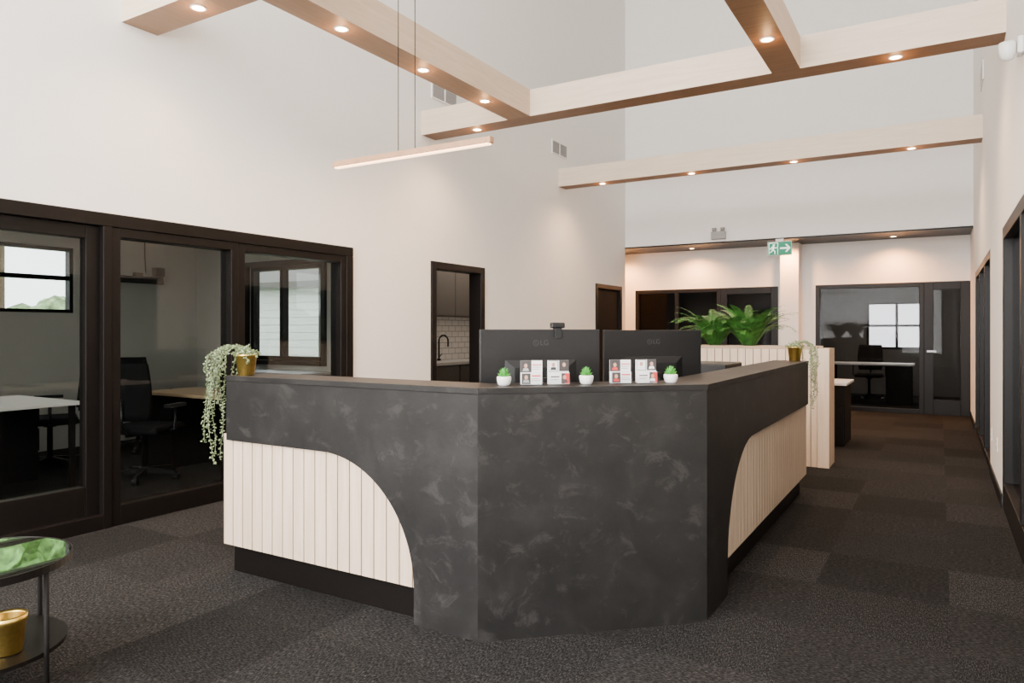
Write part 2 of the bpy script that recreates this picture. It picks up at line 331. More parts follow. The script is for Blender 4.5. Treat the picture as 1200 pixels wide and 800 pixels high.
# ------------------------------------------------------------------ pendant
pr = root('pendant_light', 'slim linear wood pendant with glowing LED strip on thin wires', 'lamp', (-2.855, 3.5, 2.43))
boxes('bar', [(-.625, .625, -.022, .022, .008, .045)], M_brown, parent=pr, bevel=.003)
boxes('light_strip', [(-.61, .61, -.016, .016, 0, .008)], M_led, parent=pr)
bm = bmesh.new()
for x in (-.075, .058): tube(bm, [(x, 0, .045), (x, 0, 5.57)], .0028, 6)
fin(bm, 'suspension_wire', M_blackm, pr)
li = bpy.data.lights.new('pend', 'AREA'); li.shape = 'RECTANGLE'; li.size = 1.2; li.size_y = .03; li.energy = 9; li.color = (1, .72, .48)
lo = bpy.data.objects.new('pendant_lamp', li); COL.objects.link(lo); lo.location = (-2.855, 3.5, 2.425)
# ------------------------------------------------------------------ vents
def vent(loc, rz, label):
    r = root('air_vent', label, 'vent', loc, rz, 'wall air vents')
    boxes('vent_frame', [(-.25, .25, -.012, 0, 0, .02), (-.25, .25, -.012, 0, .19, .21), (-.25, -.23, -.012, 0, .02, .19), (.23, .25, -.012, 0, .02, .19), (-.01, .01, -.012, 0, .02, .19)], M_wall, parent=r)
    boxes('louvre', [(-.23, .23, -.010, -.004, .03+i*.02, .042+i*.02) for i in range(8)], M_vent, parent=r)
    boxes('duct_opening', [(-.23, .23, -.003, -.001, .02, .19)], M_ventdark, parent=r)
vent((XL, 6.67, 3.96), math.radians(90), 'white louvred wall vent high on the white wall')
vent((XL, 9.57, 3.96), math.radians(90), 'white louvred wall vent above the far beam end')
vent((XR, 9.6, 4.1), math.radians(-90), 'white louvred wall vent high on the side wall')
# ------------------------------------------------------------------ reception desk
C0 = Vector((-3.39, 2.584)); C1 = Vector((-1.72, 2.584)); C2 = Vector((-.93, 3.311)); C3 = Vector((-.93, 6.30))
path = [C0, C1, C2, C3]
def off(w, ext0=0, ext1=0):
    n = [Vector((-(b-a).y, (b-a).x)).normalized() for a, b in zip(path, path[1:])]
    out = [path[0] + n[0]*w - (path[1]-path[0]).normalized()*ext0]
    for i in (1, 2):
        mvec = (n[i-1]+n[i]).normalized(); out.append(path[i] + mvec*(w/mvec.dot(n[i])))
    out.append(path[3] + n[2]*w + (path[3]-path[2]).normalized()*ext1)
    return out
def band(bm, w0, w1, z0, z1, i0=0, i1=3, mi=0, e0=0, e1=0):
    a = off(w0, e0, e1)[i0:i1+1]; b = off(w1, e0, e1)[i0:i1+1]
    for k in range(len(a)-1):
        q = [a[k], a[k+1], b[k+1], b[k]]
        prism(bm, [(p.x, p.y, z0) for p in q], [(p.x, p.y, z1) for p in q], mi)
rd = root('reception_desk', 'angled charcoal slate reception desk with arched pale slatted wood panels', 'reception desk', (-1.9, 3.6, 0))
K = dict(parent=rd, local=False)
bm = bmesh.new(); band(bm, -.006, .27, 1.072, 1.10); fin(bm, 'countertop', M_slate, bevel=.002, **K)
ZW = .744; R = .585; ZP = .16
def arch_poly(a_end, a_open, sgn):
    pts = [(0, 0), (a_open, 0), (a_open, ZP)]
    for i in range(1, 25):
        t = math.pi/2*i/24
        pts.append((a_open + R*(1-math.cos(t)), ZP + (ZW-ZP)*math.sin(t)))
    pts += [(a_end, ZW), (a_end, 1.072), (0, 1.072)]
    return pts
bm = bmesh.new(); pl = arch_poly(1.67, .352, -1)
prism(bm, [(C1.x-s, C1.y, z) for s, z in pl], [(C1.x-s, C1.y+.02, z) for s, z in pl])
fin(bm, 'front_panel', M_slate, **K)
bm = bmesh.new(); pl = arch_poly(2.99, .39, 1)
prism(bm, [(C2.x, C2.y+s, z) for s, z in pl], [(C2.x-.02, C2.y+s, z) for s, z in pl])
fin(bm, 'front_panel', M_slate, **K)
bm = bmesh.new(); a = off(-.004); b = off(.02)
q = [a[1]+(a[2]-a[1])*.001, a[2]-(a[2]-a[1])*.001, b[2], b[1]]
prism(bm, [(p.x, p.y, 0) for p in q], [(p.x, p.y, 1.072) for p in q]); fin(bm, 'front_panel', M_slate, **K)
def slats(bm, s0, s1, f, z0, z1, pitch=.079, gap=.007, d0=.021, d1=.04):
    def P3(s, d, z): p = f(s, d); return (p[0], p[1], z)
    def blk(sa, sb, da, db, mi):
        prism(bm, [P3(sa, da, z0), P3(sb, da, z0), P3(sb, db, z0), P3(sa, db, z0)], [P3(sa, da, z1), P3(sb, da, z1), P3(sb, db, z1), P3(sa, db, z1)], mi)
    s = s0
    while s < s1-.01:
        e = min(s+pitch-gap, s1); blk(s, e, d0, d1, 0); s += pitch
    blk(s0+.002, s1-.002, d1-.013, d1+.006, 1)
bm = bmesh.new(); slats(bm, .30, 1.73, lambda s, d: (C1.x-s, C1.y+d), ZP, ZW+.03)
fin(bm, 'slatted_panel', [M_oak, M_groove], label='pale oak vertical slats under charcoal arch', **K)
bm = bmesh.new(); slats(bm, .33, 3.03, lambda s, d: (C2.x-d, C2.y+s), ZP, ZW+.03)
fin(bm, 'slatted_panel', [M_oak, M_groove], label='pale oak vertical slats under charcoal arch', **K)
bm = bmesh.new(); band(bm, .047, .12, ZP, 1.072); fin(bm, 'carcass', M_blackm, **K)
bm = bmesh.new(); band(bm, .07, .12, 0, ZP, e0=.02, e1=.02); fin(bm, 'plinth', M_black, **K)
boxes('end_panel', [(-3.389, -3.36, 2.705, 2.85, 0, 1.072)], M_slate, **K)
boxes('end_panel', [(-1.195, -1.052, 6.27, 6.299, 0, 1.072)], M_slate, **K)
bm = bmesh.new(); band(bm, .12, .80, .71, .74); fin(bm, 'worktop', M_whitetop, **K)
boxes('leg_panel', [(-3.36, -3.33, 2.86, 3.37, 0, .71)], M_blackm, **K)
boxes('leg_panel', [(-1.70, -1.2, 6.22, 6.25, 0, .71)], M_blackm, **K)
# ------------------------------------------------------------------ monitors
def textmesh(s, size, mat, name, parent, loc, rot, extrude=.0005):
    cu = bpy.data.curves.new(name, 'FONT'); cu.body = s; cu.size = size; cu.extrude = extrude; cu.align_x = 'CENTER'; cu.align_y = 'CENTER'
    o = bpy.data.objects.new('tmp', cu); COL.objects.link(o)
    dg = bpy.context.evaluated_depsgraph_get(); me = bpy.data.meshes.new_from_object(o.evaluated_get(dg))
    bpy.data.objects.remove(o); me.materials.clear(); me.materials.append(mat)
    n = bpy.data.objects.new(name, me); COL.objects.link(n); n.parent = parent; n.location = loc; n.rotation_euler = rot
    return n
def monitor(loc, rz, w, h, ztop, label):
    r = root('monitor', label, 'computer monitor', loc, rz)
    z1 = ztop-loc[2]; z0 = z1-h
    bm = bmesh.new(); bx(bm, -w/2, w/2, -.012, .012, z0, z1)
    prism(bm, [(-w*.30, -.012, z0+.02), (w*.30, -.012, z0+.02), (w*.30, -.012, z1-.15), (-w*.30, -.012, z1-.15)],
              [(-w*.22, -.026, z0+.05), (w*.22, -.026, z0+.05), (w*.22, -.026, z1-.19), (-w*.22, -.026, z1-.19)])
    fin(bm, 'monitor_body', M_plastic, r, bevel=.004)
    boxes('screen', [(-w/2+.008, w/2-.008, .0125, .0135, z0+.015, z1-.008)], M_black, parent=r)
    bm = bmesh.new(); bx(bm, -.03, .03, -.055, -.027, .01, z0+.13); fin(bm, 'stand', M_plastic, r, bevel=.004)
    bm = bmesh.new(); bx(bm, -.12, .12, -.12, .10, 0, .012); fin(bm, 'stand_base', M_plastic, r, bevel=.005)
    zl = z1-.068
    bm = bmesh.new()
    def C(x, z, y): return (-.026+x, y, zl+z)
    for k in range(28):
        a0 = 2*math.pi*k/28; a1 = 2*math.pi*(k+1)/28
        q = [(.015*math.cos(a0), .015*math.sin(a0)), (.015*math.cos(a1), .015*math.sin(a1)), (.0122*math.cos(a1), .0122*math.sin(a1)), (.0122*math.cos(a0), .0122*math.sin(a0))]
        prism(bm, [C(x, z, -.0123) for x, z in q], [C(x, z, -.0131) for x, z in q])
    for a_, b_, c_, d_ in ((-.0015, .001, -.007, .007), (.001, .008, -.007, -.005), (-.009, -.006, .003, .006)):
        bx(bm, -.026+a_, -.026+b_, -.0131, -.0123, zl+c_, zl+d_)
    fin(bm, 'emblem', M_logo, r)
    textmesh('LG', .038, M_logo, 'lettering', r, (.018, -.0128, zl), (math.radians(90), 0, 0))
    return r
monitor((-1.725, 3.16, .74), math.radians(42.6), .62, .37, 1.355, 'wide black monitor seen from behind, webcam on top')
monitor((-1.43, 3.98, .74), math.radians(47), .62, .37, 1.352, 'wide black monitor seen from behind beside ferns')
wr = root('webcam', 'small black clip-on webcam on the monitor edge', 'webcam', (-1.66, 3.22, 1.3555), math.radians(42.6))
bm = bmesh.new(); bx(bm, -.035, .035, -.022, .02, .006, .034); fin(bm, 'camera_body', M_plastic, wr, bevel=.006)
bm = bmesh.new(); bx(bm, -.02, .02, -.02, .02, 0, .006); bx(bm, -.018, .018, -.024, -.016, -.045, .004); fin(bm, 'clip', M_plastic, wr, bevel=.002)
bm = bmesh.new()
prism(bm, [(.011*math.cos(k*.3927), .0202, .020+.011*math.sin(k*.3927)) for k in range(16)], [(.011*math.cos(k*.3927), .026, .020+.011*math.sin(k*.3927)) for k in range(16)]); fin(bm, 'lens', M_black, wr)
pn = root('printer', 'low black desktop printer behind the reception counter', 'printer', (-1.47, 5.35, .741), math.radians(90))
bm = bmesh.new(); bx(bm, -.24, .24, -.18, .18, 0, .27); fin(bm, 'printer_body', M_plastic, pn, bevel=.015)
bm = bmesh.new(); bx(bm, -.235, .235, -.175, .175, .272, .37); fin(bm, 'scanner_lid', M_plastic, pn, bevel=.012)
bm = bmesh.new(); bx(bm, -.15, .15, .18, .26, .06, .07); fin(bm, 'paper_tray', M_plastic, pn)
# ------------------------------------------------------------------ counter items
u = (C2-C1).normalized(); nrm = Vector((-u.y, u.x))
def on_counter(s, w): p = C1+u*s+nrm*w; return (p.x, p.y, 1.10)
def succulent(loc, seed, label):
    rnd = random.Random(seed)
    r = root('succulent', label, 'potted plant', loc, rnd.random()*3, 'succulents on the counter')
    bm = bmesh.new(); lathe(bm, [(0, 0), (.022, 0), (.028, .006), (.033, .025), (.033, .038), (.030, .042), (.028, .040), (.027, .036), (0, .036)], seg=28); fin(bm, 'pot', M_white, r)
    bm = bmesh.new()
    for ring, (n, tilt, ln) in enumerate(((9, .95, .038), (8, .6, .044), (6, .3, .049), (3, .08, .05))):
        for k in range(n):
            a = 2*math.pi*k/n+ring*.4+rnd.uniform(-.1, .1); tl = tilt+rnd.uniform(-.08, .08)
            d = Vector((math.sin(tl)*math.cos(a), math.sin(tl)*math.sin(a), math.cos(tl))); sd = Vector((-math.sin(a), math.cos(a), 0)); up = d.cross(sd)
            b0 = Vector((0, 0, .034)); w = .0085
            v0 = bm.verts.new(b0); vl = bm.verts.new(b0+d*ln*.5+sd*w); vr = bm.verts.new(b0+d*ln*.5-sd*w); vt = bm.verts.new(b0+d*ln); vu = bm.verts.new(b0+d*ln*.5+up*.005); vd = bm.verts.new(b0+d*ln*.5-up*.005)
            for tri in ((v0, vl, vu), (vl, vt, vu), (vt, vr, vu), (vr, v0, vu), (vl, v0, vd), (vt, vl, vd), (vr, vt, vd), (v0, vr, vd)): bm.faces.new(tri)
    fin(bm, 'leaves', M_succ, r)
succulent(on_counter(.14, .12), 1, 'small green succulent in a round white pot')
succulent(on_counter(.53, .12), 2, 'small green succulent between two card displays')
succulent(on_counter(.95, .12), 3, 'small green succulent in a white pot beside card display')
def card_holder(loc, rz, label, style):
    r = root('card_holder', label, 'card display', loc, rz, 'card displays on the counter')
    boxes('holder', [(-.053, .053, -.03, .03, 0, .003), (-.053, .053, .008, .010, .003, .075), (-.053, .053, -.03, -.028, .003, .03)], M_acryl, parent=r)
    bm = bmesh.new()
    bx(bm, -.046, .046, -.026, -.012, .004, .056, 0)
    bx(bm, -.050, .050, .000, .006, .004, .112, 0)
    y0 = -.0005
    if style % 2 == 0:
        bx(bm, -.050, .000, y0-.001, y0, .058, .112, 1); bx(bm, .004, .046, y0-.001, y0, .090, .094, 3); bx(bm, .004, .040, y0-.001, y0, .080, .083, 4); bx(bm, .004, .036, y0-.001, y0, .070, .073, 4)
        bx(bm, -.046, -.006, -.0272, -.0262, .006, .054, 1); bx(bm, .0, .040, -.0272, -.0262, .040, .046, 3); bx(bm, .0, .034, -.0272, -.0262, .030, .033, 4); bx(bm, .0, .038, -.0272, -.0262, .020, .023, 4)
        heads = ((-.026, y0-.0011, .088), (-.026, -.0274, .036))
    else:
        bx(bm, .004, .050, y0-.001, y0, .062, .112, 1); bx(bm, -.046, .000, y0-.001, y0, .060, .112, 4); bx(bm, -.044, -.004, y0-.0018, y0-.001, .064, .108, 0)
        bx(bm, .024, .046, -.0272, -.0262, .006, .054, 3); bx(bm, .008, .024, -.0272, -.0262, .006, .054, 1); bx(bm, -.042, -.002, -.0272, -.0262, .036, .041, 1); bx(bm, -.042, -.010, -.0272, -.0262, .024, .027, 4)
        heads = ((.027, y0-.0011, .092), (.022, -.0274, .036), (-.024, y0-.002, .092))
    for hx, hy, hz in heads:
        prism(bm, [(hx+.008*math.cos(k*.5236), hy, hz+.010*math.sin(k*.5236)) for k in range(12)], [(hx+.008*math.cos(k*.5236), hy-.0006, hz+.010*math.sin(k*.5236)) for k in range(12)], 2)
        prism(bm, [(hx-.015, hy, hz-.024), (hx+.015, hy, hz-.024), (hx+.010, hy, hz-.011), (hx-.010, hy, hz-.011)], [(hx-.015, hy-.0006, hz-.024), (hx+.015, hy-.0006, hz-.024), (hx+.010, hy-.0006, hz-.011), (hx-.010, hy-.0006, hz-.011)], (4, 1, 3, 0)[style])
    fin(bm, 'cards', [M_card, M_cardd, M_skin, M_red, M_tex], r)
ang = math.atan2(u.y, u.x)
card_holder(on_counter(.27, .13), ang-.15, 'clear acrylic holder with white portrait business cards', 0)
card_holder(on_counter(.395, .12), ang, 'clear acrylic holder with red and white cards', 1)
card_holder(on_counter(.70, .13), ang-.1, 'clear acrylic holder with dark portrait cards', 2)
card_holder(on_counter(.825, .12), ang-.05, 'clear acrylic holder with red portrait cards beside succulent', 3)
# ------------------------------------------------------------------ trailing plants in gold pots
def trailing(loc, label, vines, drop, seed):
    """vines: list of (dx, dy, share of the drop) relative to the pot"""
    rnd = random.Random(seed)
    r = root('trailing_plant', label, 'potted plant', loc)
    bm = bmesh.new(); lathe(bm, [(0, 0), (.040, 0), (.043, .004), (.056, .105), (.060, .108), (.060, .118), (.054, .118), (.053, .10), (0, .10)], seg=32); fin(bm, 'pot', M_gold, r)
    bm = bmesh.new(); lathe(bm, [(0, .101), (.0525, .101), (.0525, .106), (0, .110)], seg=24); fin(bm, 'soil', M_soil, r)
    bm = bmesh.new()
    def leaf(p, s):
        a = rnd.uniform(0, 6.28); t = rnd.uniform(-.8, .9)
        d = Vector((math.cos(a)*math.cos(t), math.sin(a)*math.cos(t), math.sin(t)-.2)).normalized(); sd = d.orthogonal().normalized()
        up = d.cross(sd)*s*.25
        v0 = bm.verts.new(p); a1 = bm.verts.new(p+d*s*.55+sd*s*.42); a2 = bm.verts.new(p+d*s*.55-sd*s*.42); v1 = bm.verts.new(p+d*s*1.1); c = bm.verts.new(p+d*s*.55+up); c2 = bm.verts.new(p+d*s*.55-up)
        for tri in ((v0, a1, c), (a1, v1, c), (v1, a2, c), (a2, v0, c), (a1, v0, c2), (v1, a1, c2), (a2, v1, c2), (v0, a2, c2)): bm.faces.new(tri)
    for k, (dx, dy, fr) in enumerate(vines):
        c = Vector((dx, dy, 0)); dr = drop*fr; pts = []
        n = 12+int(dr/.014)
        for j in range(n):
            if j < 10: q = j/10; p = c*q+Vector((0, 0, .112+.05*math.sin(math.pi*q)))
            else:
                q = (j-10)/(n-11); p = c*(1+.10*math.sin(q*2.2))+Vector((.010*math.sin(q*7+k*2), .010*math.cos(q*6+k), .112-dr*q))
            pts.append(p)
        tube(bm, pts, .0012, 4)
        for j, p in enumerate(pts):
            for _ in range(2): leaf(p+Vector((rnd.uniform(-.008, .008), rnd.uniform(-.008, .008), rnd.uniform(-.006, .006))), rnd.uniform(.009, .016))
    for k in range(200):
        a = rnd.uniform(0, 6.28); rr = rnd.uniform(0, .075); leaf(Vector((rr*math.cos(a), rr*math.sin(a), .112+rnd.uniform(0, .05)*(1-rr/.11))), rnd.uniform(.012, .02))
    fin(bm, 'foliage', M_leaf2, r, keep=True)
trailing((-3.325, 2.665, 1.10), 'grey-green trailing plant in gold pot, spilling over desk end',
    [(-.115, -.12, 1.0), (-.13, -.10, .92), (-.12, -.06, .97), (-.15, -.13, .80), (-.14, -.03, .8), (-.105, -.14, .65), (-.15, -.05, .5), (-.13, .02, .6), (-.15, -.12, .42), (-.12, -.09, .5), (-.14, .05, .35), (-.03, -.11, .12), (-.07, -.115, .2), (-.11, -.12, .3), (.06, -.04, .07)], .60, 5)
trailing((-1.02, 6.21, 1.10), 'grey-green trailing plant in gold pot on the far counter end',
    [(.12, .02, 1.0), (.13, -.03, .9), (.12, .06, .95), (.15, .0, .7), (.14, .05, .8), (.13, -.06, .5), (.15, .03, .45), (.12, .1, .6), (.16, -.02, .35), (.12, -.09, .3), (.0, .11, .4), (.05, .12, .6)], .50, 9)
# ------------------------------------------------------------------ planter partition with ferns
pp = root('planter_partition', 'low pale wood slatted partition with planter trough on top', 'partition', (-1.6, 7.8, 0))
K = dict(parent=pp, local=False)
bm = bmesh.new(); slats(bm, 0, 1.24, lambda s, d: (-2.28+s, 7.6+d), 0, 1.16, d0=0, d1=.02); fin(bm, 'slatted_panel', [M_oak, M_groove], **K)
boxes('side_board', [(-1.035, -.93, 7.59, 8.0, 0, 1.17)], M_oak, **K)
boxes('carcass', [(-2.28, -1.04, 7.63, 8.0, 0, .98), (-2.28, -1.04, 7.63, 7.66, .98, 1.16), (-2.28, -1.04, 7.97, 8.0, .98, 1.16), (-2.28, -2.25, 7.66, 7.97, .98, 1.16), (-1.07, -1.04, 7.66, 7.97, .98, 1.16)], M_oak, **K)
boxes('top_trim', [(-2.29, -1.036, 7.60, 7.67, 1.16, 1.19), (-2.29, -1.036, 7.96, 8.01, 1.16, 1.19)], M_tabletop, **K)
def fern(loc, seed, label):
    rnd = random.Random(seed)
    r = root('potted_fern', label, 'fern', loc, 0, 'ferns in the planter')
    bm = bmesh.new(); lathe(bm, [(0, 0), (.09, 0), (.12, .15), (.115, .155), (.105, .15), (.10, .13), (0, .13)], seg=24); fin(bm, 'pot', M_blackm, r)
    bm = bmesh.new()
    for k in range(64):
        a = k*2.399+rnd.uniform(-.2, .2); ln = rnd.uniform(.42, .68); el = rnd.uniform(1.15, 1.54)
        p = Vector((.03*math.cos(a), .03*math.sin(a), .13)); pts = []
        n = 36; step = ln/n; e = el; dr = rnd.uniform(.030, .056)
        for j in range(n+1):
            pts.append(p.copy()); p += Vector((math.cos(a)*math.cos(e), math.sin(a)*math.cos(e), math.sin(e)))*step; e -= dr*(1.35 if j > 15 else .6)
        tube(bm, pts, .0018, 4, r2=.0008)
        sd = Vector((-math.sin(a), math.cos(a), 0))
        for j in range(7, n+1):
            d = (pts[j]-pts[j-1]).normalized(); w = .050*math.sin(math.pi*min(1, (j-4)/(n-3)))**.6+.012
            for sg in (-1, 1):
                tip = pts[j]+sd*sg*w*.9+d*w*.9+Vector((0, 0, rnd.uniform(-.014, .006))); h = d*.0026
                bm.faces.new([bm.verts.new(pts[j]-h), bm.verts.new(pts[j]+sd*sg*w*.45+d*w*.35-h), bm.verts.new(tip), bm.verts.new(pts[j]+sd*sg*w*.42+d*w*.48+h), bm.verts.new(pts[j]+h)])
    fin(bm, 'fronds', M_leaf, r, keep=True)
fern((-2.11, 7.81, .985), 11, 'lush bright green fern with arching fronds in planter')
fern((-1.74, 7.81, .985), 12, 'lush green fern with arching fronds in the wooden planter')
# ------------------------------------------------------------------ desks
def desk(loc, rz, w, d, top, label, name='desk', leg=M_blackm):
    r = root(name, label, 'desk', loc, rz)
    boxes('desktop', [(-w/2, w/2, -d/2, d/2, .71, .74)], top, parent=r, bevel=.004)
    boxes('drawer_pedestal', [(w/2-.45, w/2-.03, -d/2+.05, d/2-.05, 0, .708)], leg, parent=r, bevel=.004)
    for i in range(3): boxes('drawer', [(w/2-.44, w/2-.04, -d/2+.035, -d/2+.05, .04+i*.22, .24+i*.22)], leg, parent=r)
    for sx in (-w/2+.03, ):
        for sy in (-d/2+.05, d/2-.09): boxes('leg', [(sx, sx+.04, sy, sy+.04, 0, .71)], leg, parent=r)
    return r
desk((-1.62, 9.45, 0), 0, 1.4, .8, M_whitetop, 'white topped desk with black drawers beyond the partition')
desk((-6.90, 3.05, 0), math.pi, 1.1, .7, M_whitetop, 'white topped desk inside the glazed office')
desk((-6.25, 4.57, 0), math.pi, 1.3, .65, M_tabletop, 'wood topped office desk beside black chairs')
desk((-1.1, 15.0, 0), 0, 1.4, .7, M_whitetop, 'white topped desk in the dark rear room')
def office_chair():
    r = root('office_chair', 'black mesh swivel office chair', 'chair', (0, 0, 0), 0, 'black office chairs')
    bm = bmesh.new()
    for k in range(5):
        a = 2*math.pi*k/5; c, s = math.cos(a), math.sin(a)
        prism(bm, [(-s*.025, c*.025, .06), (.30*c-s*.014, .30*s+c*.014, .055), (.30*c+s*.014, .30*s-c*.014, .055), (s*.025, -c*.025, .06)],
                  [(-s*.025, c*.025, .11), (.30*c-s*.014, .30*s+c*.014, .08), (.30*c+s*.014, .30*s-c*.014, .08), (s*.025, -c*.025, .11)])
    lathe(bm, [(0, .05), (.035, .05), (.035, .12), (0, .12)], seg=16)
    fin(bm, 'star_base', M_plastic, r)
    for k in range(5):
        a = 2*math.pi*k/5; bm = bmesh.new()
        x, y = .30*math.cos(a), .30*math.sin(a)
        prism(bm, [(x-.022, y+.028*math.cos(t*.5236), .028+.028*math.sin(t*.5236)) for t in range(12)], [(x+.022, y+.028*math.cos(t*.5236), .028+.028*math.sin(t*.5236)) for t in range(12)])
        fin(bm, 'caster', M_plastic, r)
    bm = bmesh.new(); lathe(bm, [(0, .12), (.025, .12), (.025, .40), (.06, .40), (.06, .43), (0, .43)], seg=16); fin(bm, 'gas_lift', M_plastic, r)
    bm = bmesh.new(); bx(bm, -.25, .25, -.24, .25, .43, .50); fin(bm, 'seat', M_mesh, r, bevel=.03)
    bm = bmesh.new()
    n = 9; g = []
    for i in range(n):
        for j in range(9):
            x = -.23+.46*i/(n-1); z = .56+.50*j/8; k = 1-.12*(abs(j-4)/4)**2
            y = -.27+.05*(x/.23)**2-.05*math.sin((z-.5)*2.6)
            g.append((x*k, y, z))
    for t, sgn in ((0, 1), (-.03, -1)):
        vs = [bm.verts.new((p[0], p[1]+t, p[2])) for p in g]
        for i in range(n-1):
            for j in range(8):
                bm.faces.new([vs[i*9+j], vs[(i+1)*9+j], vs[(i+1)*9+j+1], vs[i*9+j+1]]).smooth = True
        if t == 0: va = vs
        else: vb = vs
    ring = [i*9 for i in range(n)]+[(n-1)*9+j for j in range(1, 9)]+[i*9+8 for i in range(n-2, -1, -1)]+[j for j in range(7, 0, -1)]
    for a, b in zip(ring, ring[1:]+ring[:1]): bm.faces.new([va[a], va[b], vb[b], vb[a]])
    fin(bm, 'backrest', M_mesh, r)
    bm = bmesh.new(); tube(bm, [(0, -.05, .42), (0, -.26, .43), (0, -.34, .52), (0, -.345, .75)], .018, 8); fin(bm, 'back_support', M_plastic, r)
    for sx in (-1, 1):
        bm = bmesh.new(); tube(bm, [(sx*.20, 0, .44), (sx*.29, 0, .46), (sx*.29, 0, .66)], .014, 8); bx(bm, sx*.29-.035, sx*.29+.035, -.12, .13, .66, .69); fin(bm, 'armrest', M_plastic, r)
    return r
oc = office_chair(); oc.location = (-6.2, 3.86, 0); oc.rotation_euler = (0, 0, .45)
oc['label'] = 'black mesh swivel office chair pulled up to wooden desk'
copy_thing(oc, (-7.55, 3.72, 0), 2.7, 'black mesh swivel office chair behind white desk')
copy_thing(oc, (-7.75, 4.75, 0), .6, 'black mesh swivel office chair beside the outer wall')
copy_thing(oc, (-6.95, 5.12, 0), math.pi, 'black mesh swivel office chair facing the wooden desk')
copy_thing(oc, (-1.2, 15.75, 0), math.pi, 'black swivel office chair at desk in dark room')
copy_thing(oc, (-1.9, 10.3, 0), math.pi, 'black mesh swivel office chair behind the white desk')
monitor((-7.25, 3.0, .74), math.radians(150), .55, .33, 1.17, 'black monitor on white desk inside the glazed office')
vb = root('video_bar', 'black wall-mounted video bar with a hanging cable', 'conference camera', (XO, 5.25, 1.95), math.radians(90))
boxes('bracket', [(-.05, .05, -.06, .0, .0, .12)], M_plastic, parent=vb); boxes('bar_body', [(-.35, .28, -.14, -.06, -.02, .07)], M_plastic, parent=vb, bevel=.01)
boxes('camera_head', [(.16, .28, -.16, -.06, .07, .19)], M_plastic, parent=vb, bevel=.01)
bm = bmesh.new(); tube(bm, [(.1, -.03, .12), (.1, -.012, .3), (.1, -.012, .74)], .008, 6); fin(bm, 'cable', M_plastic, vb)
sb = root('sideboard', 'low grey office sideboard under the window', 'cabinet', (-6.75, 5.8, 0))
boxes('cabinet_body', [(-.7, .7, -.24, .24, 0, .84)], M_cab, parent=sb)
boxes('top', [(-.72, .72, -.26, .24, .84, .87)], M_grey, parent=sb, bevel=.003)
for x in (-.69, .01): boxes('door', [(x, x+.68, -.258, -.241, .04, .82)], M_cab, parent=sb)
# ------------------------------------------------------------------ kitchen
kb = root('base_cabinet', 'dark grey kitchen base cabinets with pale worktop', 'cabinet', (-6.0, 8.8, 0))
K = dict(parent=kb, local=False)
boxes('cabinet_body', [(-6.28, -5.72, 7.4, 10.3, .08, .88)], M_cab, **K)
for i in range(4): boxes('door', [(-5.72, -5.70, 7.42+i*.72, 8.10+i*.72, .1, .86)], M_cab, **K)
boxes('worktop', [(-6.28, -5.68, 7.38, 10.32, .88, .92)], M_grey, **K)
boxes('plinth', [(-6.28, -5.78, 7.4, 10.3, 0, .08)], M_black, **K)
struct(boxes('trim_5', [(-6.3, -6.285, 6.3, 10.36, .92, 1.55)], M_tile), 'white tile backsplash', 'backsplash')
wc = root('wall_cabinet', 'grey-brown kitchen wall cabinets above tiles', 'cabinet', (-6.1, 8.8, 1.55))
K = dict(parent=wc, local=False)
boxes('cabinet_body', [(-6.28, -5.97, 7.4, 10.3, 1.55, 2.45)], M_cab, **K)
for i in range(6): boxes('door', [(-5.97, -5.95, 7.41+i*.482, 7.88+i*.482, 1.56, 2.44)], M_cab, **K)
fc = root('faucet', 'black gooseneck kitchen faucet', 'faucet', (-6.12, 8.2, .92))
bm = bmesh.new(); tube(bm, [(0, 0, 0), (0, 0, .28)]+[(.08-.08*math.cos(a*.3142), 0, .28+.08*math.sin(a*.3142)) for a in range(1, 11)]+[(.16, 0, .20)], .012, 10); lathe(bm, [(0, 0), (.028, 0), (.028, .03), (0, .03)], seg=16); fin(bm, 'spout', M_black, fc)
bm = bmesh.new(); tube(bm, [(0, .02, .06), (0, .07, .09)], .007, 8); fin(bm, 'lever', M_black, fc)
# ------------------------------------------------------------------ round side table
st = root('side_table', 'round two-tier black metal side table with mirrored glass top', 'side table', (-3.07, 1.25, 0))
bm = bmesh.new(); lathe(bm, [(0, .49), (.305, .49), (.307, .493), (.305, .496), (0, .496)], seg=64, smooth=False); fin(bm, 'glass_top', M_mirror, st)
bm = bmesh.new(); lathe(bm, [(.300, .470), (.312, .470), (.312, .498), (.308, .498), (.308, .489), (.300, .489), (.300, .470)], seg=64, smooth=False); fin(bm, 'rim', M_black, st)
bm = bmesh.new(); lathe(bm, [(0, .165), (.295, .165), (.295, .18), (0, .18)], seg=64, smooth=False); fin(bm, 'shelf', M_black, st)
for k in range(4):
    a = math.radians(22+90*k); bm = bmesh.new(); tube(bm, [(.302*math.cos(a), .302*math.sin(a), 0), (.302*math.cos(a), .302*math.sin(a), .47)], .009, 10); fin(bm, 'leg', M_blackm, st)
gp = root('gold_pot', 'small brushed gold metal pot with a rolled rim', 'pot', (-2.91, 1.29, .181))
bm = bmesh.new(); lathe(bm, [(0, 0), (.045, 0), (.048, .004), (.058, .11), (.062, .113), (.062, .135), (.056, .137), (.054, .125), (.046, .01), (0, .01)], seg=40); fin(bm, 'pot_body', M_gold, gp)
